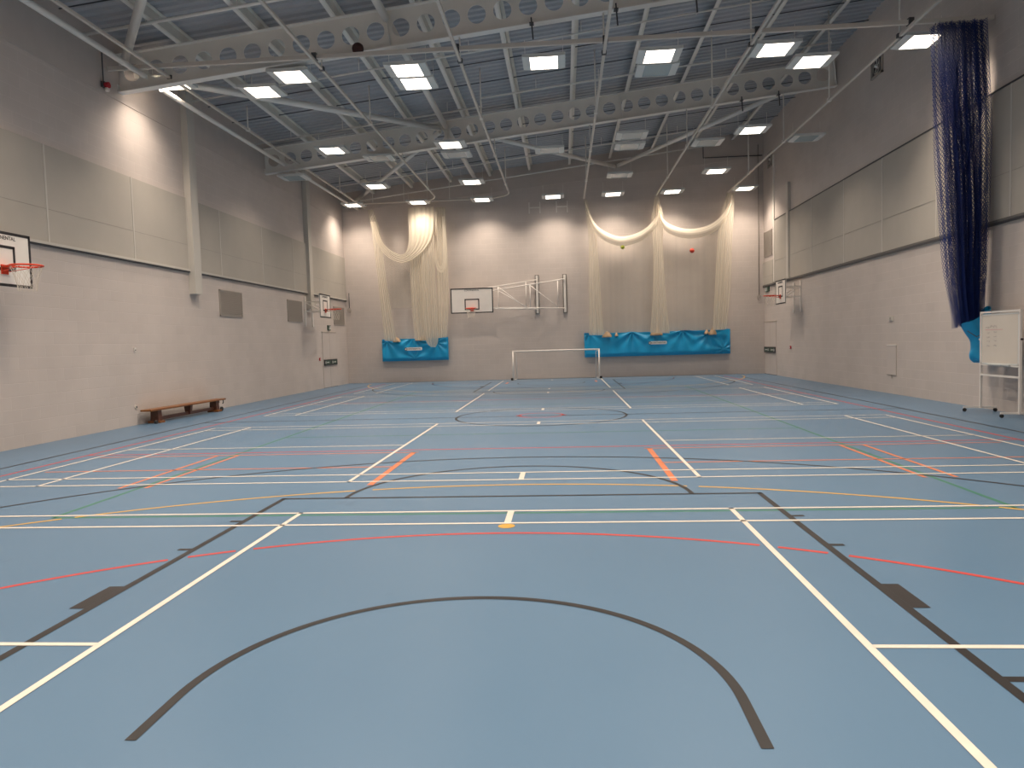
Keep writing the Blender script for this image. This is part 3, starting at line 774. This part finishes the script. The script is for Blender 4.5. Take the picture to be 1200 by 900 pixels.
def small_ball(c, r, mat, label):
    o = MB().ball((0, 0, 0), r).build('ball', mat); o.location = c; tag(o, label, 'ball', None)
    s = MB().tube([(r * 1.0 * math.cos(2 * PI * k / 24), 0, r * 1.0 * math.sin(2 * PI * k / 24)) for k in range(24)], r * .05, 6, closed=True).build('seam', M['dark'], o)
    return o
small_ball((3.06, 30.52, 5.43), .085, M['greenball'], 'small yellow-green ball caught in the left swag of the right-hand net')
small_ball((5.90, 30.52, 5.18), .095, M['redball'], 'small red ball caught in the right swag of the right-hand net')
o = MB().ball((0, 0, 0), .12).build('basketball', M['brownball']); o.location = (-3.57, 15.03, 7.745)
tag(o, 'dark brown ball stuck on the rail at the near roof beam', 'ball')
s = MB()
for ax in range(2):
    s.tube([((.1205 * math.cos(2 * PI * k / 32), .1205 * math.sin(2 * PI * k / 32), 0) if ax == 0 else (.1205 * math.cos(2 * PI * k / 32), 0, .1205 * math.sin(2 * PI * k / 32))) for k in range(32)], .002, 4, closed=True)
s.build('seam', M['black'], o)

# blue vinyl net bags on the end wall
def vinyl_bag(x0, x1, z0, z1, anchors, label, topf):
    W = x1 - x0; H = z1 - z0; nu = int(W * 28); nv = 36
    g = thing('net_bag', ((x0 + x1) / 2, 30.9, z0), label, 'vinyl bag', 'blue vinyl net bags on the end wall')
    def front(u, v):
        x = x0 + W * u; zt = z1 - topf(x); z = z0 + .03 * math.sin(u * PI) * 0 + (zt - z0) * v
        d = .16 * (math.sin(min(1, v * 6) * PI / 2)) * (.75 + .25 * math.sin(PI * min(1, max(0, u)))) * (1 - .35 * v)
        for k, (ax, az, s) in enumerate(anchors):
            dx = x - ax; dz = z - (z0 + az * H); r = math.hypot(dx, dz) + .06; th = math.atan2(dz, dx)
            d += s * .05 * math.sin(th * 9 + k * 1.7) * math.exp(-r / .75) * min(1, r / .12)
        d += .006 * math.sin(x * 11 + z * 5)
        if v < .02 or u < .004 or u > .996: d = .02
        return (x - (x0 + x1) / 2, .0 - d + .05, z - z0)
    vs = [front(i / nu, j / nv) for j in range(nv + 1) for i in range(nu + 1)]
    mb = MB().add(vs, [(j * (nu + 1) + i, j * (nu + 1) + i + 1, (j + 1) * (nu + 1) + i + 1, (j + 1) * (nu + 1) + i) for j in range(nv) for i in range(nu)], True)
    mb.build('front_sheet', M['vinyl'], g)
    MB().box((-W / 2, .05, 0.0), (W / 2, .15, H - .03)).build('back_sheet', M['vinyl'], g, bevel=.01)
    lg = MB().prism([(.33 * math.cos(a) * (1 if abs(math.cos(a)) < .0 else 1), .055 * math.sin(a)) if False else q for a, q in zip(range(8), [(-.36, -.05), (-.33, -.065), (.34, -.065), (.37, -.04), (.37, .045), (.34, .065), (-.33, .065), (-.38, .0)])], lambda u, v, t: (u, t, v), 0, .006).build('label_patch', M['wht'], g, label='white maker label')
    lg.location = (-.0 + (0.02 if W > 4 else -.02), -.185, H * .52)
    e = MB(); e.tube([(.055 * math.cos(2 * PI * k / 20) - .34, -.003, .055 * math.sin(2 * PI * k / 20)) for k in range(20)], .012, 6, closed=True)
    e.build('emblem', M['black'], lg)
    text_mesh('logo_text', 'CONTINENTAL', .085, M['black'], lg, (.03, -.002, 0), (PI / 2, 0, 0), 'black lettering')
    return g
vinyl_bag(-7.36, -4.46, .93, 1.92, [(-6.0, 1, 1), (-7.1, .9, -.8), (-4.95, .75, .8), (-5.9, .1, .5)], 'smaller blue vinyl bag under the left cream net on the end wall',
          lambda x: .06 + .07 * abs(math.sin((x + 6.2) * 2.2)) if x < -4.7 else 0)
vinyl_bag(1.40, 7.50, .88, 1.92, [(3.4, 1, 1.2), (5.5, 1, 1.1), (1.6, 1, .7), (7.2, .2, .8), (4.4, .9, .5), (6.6, .8, .8)], 'long blue vinyl bag under the right cream net on the end wall',
          lambda x: .14 - .14 * (math.exp(-((x - 3.4) / .5) ** 2) + math.exp(-((x - 5.6) / .6) ** 2)) if 1.6 < x < 7.0 else (.14 * max(0, (7.3 - x) / .3) if x >= 7.0 else 0))
# net ends spilling over the bags
for i, (x, z, w, h) in enumerate(((-6.68, 1.86, .17, .09), (-5.58, 1.87, .28, .07), (2.35, 1.83, .2, .11), (2.75, 1.82, .07, .07), (4.42, 1.86, .26, .12), (6.75, 1.84, .16, .14), (6.5, 1.82, .1, .08))):
    mb = MB(); vs = []; nu, nv = 14, 8
    for j in range(nv + 1):
        for k in range(nu):
            a = 2 * PI * k / nu; t = j / nv; rr = math.sin(PI * (.08 + .92 * (1 - t)) / 2 + .0) if t < 1 else .04
            vs.append((w * rr * math.cos(a) * (1 + .15 * math.sin(3 * a)), .07 * rr * math.sin(a), -h + 2 * h * t + .02 * math.sin(4 * a)))
    mb.add(vs, [(j * nu + k, j * nu + (k + 1) % nu, (j + 1) * nu + (k + 1) % nu, (j + 1) * nu + k) for j in range(nv) for k in range(nu)] + [tuple(reversed(range(nu))), tuple(nv * nu + k for k in range(nu))], True)
    o = mb.build('net_hem', M['brownbag']); o.location = (x, 30.80, z)
    tag(o, 'tan net hem on top of the %s blue bag, %s from left' % (('left' if i < 2 else 'right'), ORD[i if i < 2 else i - 2]), 'net hem', 'net hems tucked into the blue bags')

# blue dividing net on the right wall
g = thing('division_net', (8.4, 14.9, 1.7), 'dark blue dividing net drawn together against the right wall', 'netting')
layers = [([(7.80, 7.50), (7.86, 5.8), (7.97, 4.2), (8.12, 2.6), (8.28, 1.62)], [(8.74, 7.52), (8.84, 5.8), (8.84, 4.2), (8.80, 2.6), (8.70, 1.9)], 14.95, 13, .10, 9.0, 2),
          ([(7.84, 7.50), (7.98, 5.8), (8.14, 4.2), (8.24, 2.6), (8.36, 1.72)], [(8.72, 7.52), (8.82, 5.8), (8.82, 4.2), (8.78, 2.6), (8.74, 1.85)], 14.85, 11, .09, 8.0, 5),
          ([(8.02, 7.50), (8.18, 5.8), (8.30, 4.2), (8.36, 2.6), (8.40, 1.72)], [(8.60, 7.52), (8.62, 5.8), (8.72, 4.2), (8.76, 2.6), (8.78, 1.9)], 15.02, 10, .07, 8.0, 9)]
for A, B, y, pl, am, cl, sd in layers:
    put(ribbon(A, B, y, pl, am / PF, 260, 60, sd, cl, .5, sd), 'net_layer', M['bluenet'], g)
mb = MB()
for k in range(11): mb.tube([(-.55 + .09 * k, .03 * math.sin(k * 2.), 5.86), (-.55 + .09 * k, .03 * math.sin(k * 2.), 5.79)], .008, 6)
mb.build('hook', M['dark'], g)
# blue bag below the dividing net
g = thing('net_bag', (8.65, 14.9, .95), 'bright blue vinyl bag hanging at the foot of the dividing net, behind the whiteboard', 'vinyl bag')
prof = [(8.36, 1.70), (8.47, 1.52), (8.56, 1.38), (8.57, 1.22), (8.54, 1.12), (8.56, 1.02), (8.64, .95)]
nv, nu = 30, 40; vs = []
for j in range(nv + 1):
    t = j / nv; lx, lz = cr(prof, t); 
    for k in range(nu):
        a = 2 * PI * k / nu; cx = (lx + 8.92) / 2; rx = (8.92 - lx) / 2
        wr_ = 1 + .05 * math.sin(5 * a + 6 * t) + .03 * math.sin(11 * a - 9 * t)
        vs.append((cx + rx * math.cos(a) * (1 if math.cos(a) < 0 else .98) - 8.65, .20 * (1 - .2 * t) * math.sin(a) * wr_, lz - .95 + .34 * (1 - t) ** 2 * (.5 + .5 * math.cos(a)) + .02 * math.sin(4 * a)))
MB().add(vs, [(j * nu + k, j * nu + (k + 1) % nu, (j + 1) * nu + (k + 1) % nu, (j + 1) * nu + k) for j in range(nv) for k in range(nu)] + [tuple(nv * nu + k for k in range(nu))], True).build('bag', M['vinyl'], g)
MB().tube([(-.27, -.2, .62), (-.1, -.21, .50), (.05, -.205, .58)], .008, 6).build('strap', M['dark'], g)

# ------------------------------------------------------------------ whiteboard
g = thing('whiteboard', (8.56, 13.95, 0), 'mobile whiteboard on a white wheeled stand by the right wall', 'whiteboard')
hy_ = .60
for s in (-1, 1):
    MB().obox((0, s * hy_, .07), (0, s * hy_, 1.93), .038, .038).build('post', M['white'], g)
    ft = MB().obox((-.27, s * hy_ + .10, .085), (.28, s * hy_ - .02, .085), .04, .035).build('foot', M['white'], g)
    for q, yy in ((-.25, .095), (.26, -.015)):
        c = MB().tube([(q, s * hy_ + yy - .014, .034), (q, s * hy_ + yy + .014, .034)], .034, 16); c.box((q - .012, s * hy_ + yy - .018, .03), (q + .012, s * hy_ + yy + .018, .075))
        c.build('castor', M['rubber'], ft)
MB().obox((0, -hy_, 1.91), (0, hy_, 1.91), .035, .035).build('top_bar', M['white'], g)
MB().obox((0, -hy_, .72), (0, hy_, .72), .032, .035).build('cross_bar', M['white'], g)
MB().obox((-.0, -hy_, .915), (-.0, hy_, .915), .035, .03).build('cross_bar', M['white'], g)
b = MB().box((-.012, -hy_ + .025, .94), (.012, hy_ - .025, 1.87)).build('board', pm('whiteboard_face', (.72, .66, .58), .25, noise=.02), g, bevel=.004)
fr = MB()
for a, c in (((-.018, -hy_ + .02, .935), (.018, hy_ - .02, .96)), ((-.018, -hy_ + .02, 1.85), (.018, hy_ - .02, 1.875)), ((-.018, -hy_ + .02, .935), (.018, -hy_ + .045, 1.875)), ((-.018, hy_ - .045, .935), (.018, hy_ - .02, 1.875))): fr.box(a, c)
fr.build('frame', M['fix'], b)
tr = MB().box((-.07, -.35, .925), (-.018, .35, .94)); tr.build('pen_tray', M['fix'], b)
for s in (-1, 1):
    MB().tube([(0, s * (hy_ + .0), 1.40), (0, s * (hy_ + .06), 1.40)], .018, 10).build('pivot_knob', M['rubber'] if s < 0 else M['white'], g)
sc = MB(); rn = random.Random(3)
def scribble(y0, z0, n, w, h):
    pts = [(-.0135, y0 - w * i / n, z0 + h * (rn.random() - .5)) for i in range(n + 1)]
    sc.tube(pts, .003, 4)
scribble(.44, 1.63, 8, .12, .05); scribble(.28, 1.64, 12, .20, .06)
for q in (1.52, 1.44, 1.36, 1.28):
    scribble(.40, q, 6, .10, .03); scribble(.18, q + .01, 6, .09, .03)
sc.build('pen_marks', pm('faded_marker', (.42, .36, .36), .6), b, label='faded grey handwriting')
MB().box((-.0145, -.10, 1.575), (-.0115, .45, 1.583)).build('underline', pm('faded_red_marker', (.62, .28, .28), .6), b, label='faded red underline')

# ------------------------------------------------------------------ bench
g = thing('gym_bench', (-8.70, 16.98, 0), 'long low brown wooden gym bench against the left wall', 'bench', None, -.035)
Lb = 1.66
MB().box((-.13, -Lb, .285), (.13, Lb, .328)).build('seat', M['wood'], g, bevel=.008)
for y in (-Lb + .38, 0.05, Lb - .38):
    lg = MB(); lg.prism([(-.10, .02), (.10, .02), (.085, .285), (-.085, .285)] if y != 0.05 else [(-.06, .07), (.06, .07), (.09, .285), (-.09, .285)], lambda u, v, t: (u, t, v), y - .045 - (.03 if y != .05 else 0), y + .045 + (.03 if y != .05 else 0))
    lg.build('leg', M['wood_dark'], g)
    if y != .05: MB().box((-.15, y - .10, 0.0), (.15, y + .10, .05)).build('foot', M['wood'], g, bevel=.006)
MB().box((-.03, -Lb + .3, .055), (.03, Lb - .3, .13)).build('balance_rail', M['wood_dark'], g, bevel=.005)
for s in (-1, 1):
    MB().tube([(s * .09, Lb - .22, .06), (s * .13, Lb - .22, .06)], .058, 18).build('wheel', M['rubber'], g)
MB().tube([(.10, -Lb + .16, .04), (.16, -Lb + .16, .04)], .038, 14).build('wheel', M['rubber'], g)
h = MB()
for s in (-.06, .06): h.tube([(s, Lb - .03, .285), (s, Lb - .02, .22), (s, Lb - .06, .19)], .012, 8)
h.build('hook', M['dark'], g)

# ------------------------------------------------------------------ doors
def door(n, x, y0, y1, zt, side):
    s = 1 if side < 0 else -1
    o = bpy.data.objects.new('door_%d' % n, None); col.objects.link(o); o['kind'] = 'structure'; o.location = (x, (y0 + y1) / 2, 0)
    w = (y1 - y0) / 2
    for k in (-1, 1):
        a, b = sorted((k * .006, k * w))
        MB().box((0, a, .012), (s * .02, b, zt)).build('door_leaf', M['clad_door'], o, bevel=.003)
    MB().box((0, -.006, 0), (s * .012, .006, zt)).build('door_gap', M['dark'], o)
    MB().box((0, -w - .03, zt), (s * .03, w + .03, zt + .03)).build('door_head', M['vent'], o)
    MB().box((0, -w, 0), (s * .024, w, .012)).build('threshold', M['dark'], o)
    p = MB().box((s * .02, -w + .06, .89), (s * .06, w - .06, 1.13)).build('panic_bar', M['dark'], o, label='dark green panic bar housing')
    for k in (-1, 1):
        MB().box((s * .06, k * .05 if k > 0 else -w + .12, .93), (s * .066, w - .12 if k > 0 else -.05, 1.09)).build('sign_plate', M['grn'], p)
        c = k * w * .5
        a = MB().box((s * .066, c - .16, 1.0), (s * .069, c + .10, 1.025)); a.box((s * .066, c + .10, .985), (s * .069, c + .14, 1.04)); a.box((s * .066, c - .3, .96), (s * .069, c - .24, 1.06))
        a.build('sign_arrow', M['wht'], p)
    return o
M['clad_door'] = pm('painted_door', tuple(c * 1.0 for c in WALLC), .5, noise=.02)
door(1, XL, 27.80, 29.50, 2.20, -1)
door(2, XR, 29.36, 31.02, 2.14, 1)

def sign(x, y, z, w, h, s, label, lit=False):
    o = thing('exit_sign', (x, y, z), label, 'sign')
    MB().box((0, -w / 2, -h / 2), (s * .04, w / 2, h / 2)).build('plate', M['grn'], o, bevel=.004)
    f = MB(); X0, X1 = s * .04, s * .043
    # running figure and door with an arrow
    f.box((X0, -.02, -.02), (X1, .015, .05)); f.box((X0, -.06, -.07), (X1, -.035, .0)); f.box((X0, .01, -.08), (X1, .035, -.01)); f.box((X0, -.05, .02), (X1, .05, .035)); f.box((X0, -.012, .055), (X1, .012, .078))
    f.box((X0, w * .25, -h * .35), (X1, w * .42, h * .35))
    f.build('pictogram', M['wht'], o, label='white running figure')
    return o
sign(XL, 28.66, 2.40, .34, .2, 1, 'small green running man sign above the double door on the left wall')
sign(XR, 30.55, 3.50, .55, .22, -1, 'green running man sign on the right wall behind the far hoop')
for p, lb in (((XL, 27.42, 1.16), 'small red call point on the left wall beside the double door'), ((XR, 27.54, 1.13), 'small red call point low on the far right wall')):
    s = 1 if p[0] < 0 else -1
    o = thing('call_point', p, lb, 'fire alarm button')
    MB().box((0, -.045, -.055), (s * .045, .045, .055)).build('case', M['red'], o, bevel=.006)
    MB().box((s * .045, -.025, -.025), (s * .048, .025, .025)).build('glass', M['wht'], o)

# vents and small fittings
def louvre(x, y0, y1, z0, z1, s, label):
    o = thing('wall_vent', (x, (y0 + y1) / 2, z0), label, 'vent')
    w = (y1 - y0) / 2; h = z1 - z0
    f = MB()
    for a, b in (((0, -w, 0), (s * .03, w, .03)), ((0, -w, h - .03), (s * .03, w, h)), ((0, -w, 0), (s * .03, -w + .03, h)), ((0, w - .03, 0), (s * .03, w, h))): f.box(a, b)
    f.build('frame', M['vent'], o)
    sl = MB(); n = int(h / .045)
    for k in range(n):
        z = .03 + (h - .06) * (k + .5) / n
        sl.obox((s * .014, -w + .03, z), (s * .014, w - .03, z), .022, .022)
    sl.box((0, -w + .02, .02), (s * .006, w - .02, h - .02))
    sl.build('slats', M['vent'], o)
louvre(XL, 19.42, 20.82, 2.56, 3.29, 1, 'brown-grey slatted left wall vent right of the nearer boxed column')
louvre(XL, 24.35, 25.71, 2.55, 3.30, 1, 'brown-grey slatted vent on the left wall left of the far hoop')
louvre(XL, 29.35, 30.75, 2.55, 3.30, 1, 'brown-grey slatted vent behind the far left hoop near the corner')
louvre(XR, 29.85, 31.0, 4.85, 5.85, -1, 'square slatted grille on the far right wall above the low panel')
def fan(y, z, w, h, label):
    o = thing('extractor_fan', (XR, y, z), label, 'fan', 'fans high on the right wall')
    f = MB()
    for a, b in (((0, -w, -h), (-.05, w, -h + .05)), ((0, -w, h - .05), (-.05, w, h)), ((0, -w, -h), (-.05, -w + .05, h)), ((0, w - .05, -h), (-.05, w, h))): f.box(a, b)
    f.build('frame', M['vent'], o)
    MB().box((0, -w + .04, -h + .04), (-.012, w - .04, h - .04)).build('back_plate', M['dark'], o)
    r = MB(); R = min(w, h) * .72
    r.tube([(-.04, R * math.cos(2 * PI * k / 28), R * math.sin(2 * PI * k / 28)) for k in range(28)], .018, 8, closed=True)
    r.build('fan_ring', M['vent'], o)
    for k in range(5):
        a = 2 * PI * k / 5; c, s_ = math.cos(a), math.sin(a); c2, s2 = math.cos(a + .5), math.sin(a + .5)
        MB().add([(-.02, .04 * c, .04 * s_), (-.035, .9 * R * c, .9 * R * s_), (-.025, .9 * R * c2, .9 * R * s2), (-.03, .05 * c2, .05 * s2)], [(0, 1, 2, 3), (3, 2, 1, 0)]).build('blade', M['steel'], o)
    MB().ball((-.035, 0, 0), .05, 12, 8).build('hub', M['steel'], o)
fan(20.1, 8.60, .34, .27, 'square dark extractor fan high on the right wall left of the blue net')
fan(30.0, 8.62, .28, .30, 'small extractor fan high in the far right corner')

o = thing('heat_sensor', (XL, 15.33, 1.67), 'tiny white wall sensor on the left wall above the bench', 'sensor')
MB().box((0, -.03, -.045), (.03, .03, .045)).build('case', M['white'], o, bevel=.004); MB().ball((.03, 0, -.01), .014, 10, 6).build('lens', M['dark'], o)
o = thing('wall_socket', (XL, 15.27, .40), 'small round fitting low on the left wall beside the bench', 'socket')
MB().tube([(0, 0, 0), (.02, 0, 0)], .045, 16).build('plate', M['joint'], o); MB().tube([(.02, 0, 0), (.026, 0, 0)], .024, 12).build('cap', M['dark'], o)
o = thing('thermostat', (XR, 19.26, 1.94), 'small grey switch box halfway up the right wall', 'switch')
MB().box((0, -.09, -.06), (-.035, .09, .06)).build('case', M['joint'], o, bevel=.006); MB().box((-.035, -.03, -.025), (-.042, .04, .03)).build('rocker', M['vent'], o)
o = thing('access_hatch', (XR, 19.25, .50), 'wall coloured flush access hatch low on the right wall', 'hatch')
MB().box((0, -.25, 0), (-.012, .25, .74)).build('hatch_door', M['clad_door'], o, bevel=.003); MB().box((0, -.27, .74), (-.02, .27, .765)).build('lintel', M['white'], o)
MB().box((0, -.27, -.02), (-.018, .27, 0)).build('sill', M['vent'], o); MB().box((-.012, -.03, -.10), (0, .03, -.02)).build('latch', M['vent'], o)
MB().box((-.013, -.262, 0), (0, -.25, .74)).build('edge', M['vent'], o)

o = thing('alarm_siren', (XL + .03, 14.72, 7.18), 'red and white alarm sounder high on the left wall with a dark cable above it', 'alarm')
MB().box((0, -.07, -.05), (.06, .07, .07)).build('base', M['dark'], o); MB().tube([(.06, 0, 0), (.14, 0, 0)], .06, 18).build('sounder', M['red'], o)
MB().tube([(.06, 0, -.09), (.12, 0, -.09)], .045, 14).build('lens', M['white'], o); MB().tube([(.03, -.02, .07), (.03, -.02, .80)], .012, 8).build('cable', M['dark'], o)

for i, (x, y0, zt, zb_) in enumerate(((-8.78, 31.05, 3.95, 3.2), (8.74, 31.05, 9.5, 3.2))):
    o = thing('pull_cord', (x, YB - .03, zb_), 'dark cord with a loop in the far %s corner of the end wall' % ('left' if i == 0 else 'right'), 'cord')
    MB().tube([(0, 0, .10), (0, 0, zt - zb_)], .016, 8).build('cord', M['dark'] if i == 0 else M['vent'], o)
    MB().tube([(.07 * math.cos(2 * PI * k / 20), -.01, .10 * math.sin(2 * PI * k / 20)) for k in range(20)], .014, 8, closed=True).build('loop', M['vent'], o)
# sloping seam line of the end wall and a small duct outline
trim(MB().obox((6.5, YB - .05, 9.05), (8.9, YB - .05, 9.05), .04, .03), M['dark'])
trim(MB().obox((6.5, YB - .05, 9.05), (6.5, YB - .05, 9.6), .03, .03), M['dark'])

# ------------------------------------------------------------------ world, camera
w = bpy.data.worlds.new('world'); bpy.context.scene.world = w; w.use_nodes = True
w.node_tree.nodes['Background'].inputs[0].default_value = (.02, .02, .022, 1); w.node_tree.nodes['Background'].inputs[1].default_value = .3

cam = bpy.data.cameras.new('camera'); co = bpy.data.objects.new('camera', cam); col.objects.link(co)
f, p, yw, r = 845.3, -.0570, .0735, -.0281
fw = Vector((-math.sin(yw) * math.cos(p), math.cos(yw) * math.cos(p), math.sin(p)))
r0 = Vector((math.cos(yw), math.sin(yw), 0)); up0 = r0.cross(fw)
ri = r0 * math.cos(r) + up0 * math.sin(r); up = -r0 * math.sin(r) + up0 * math.cos(r)
mt = Matrix((ri, up, -fw)).transposed().to_4x4(); mt.translation = Vector((.5358, 0, 1.587))
co.matrix_world = mt
cam.sensor_fit = 'HORIZONTAL'; cam.sensor_width = 36; cam.lens = 36 * f / 1200; cam.clip_start = .05; cam.clip_end = 200
sc_ = bpy.context.scene; sc_.camera = co
sc_.view_settings.view_transform = 'Standard'; sc_.view_settings.look = 'None'; sc_.view_settings.exposure = 0; sc_.view_settings.gamma = 1
sc_.view_settings.use_curve_mapping = False
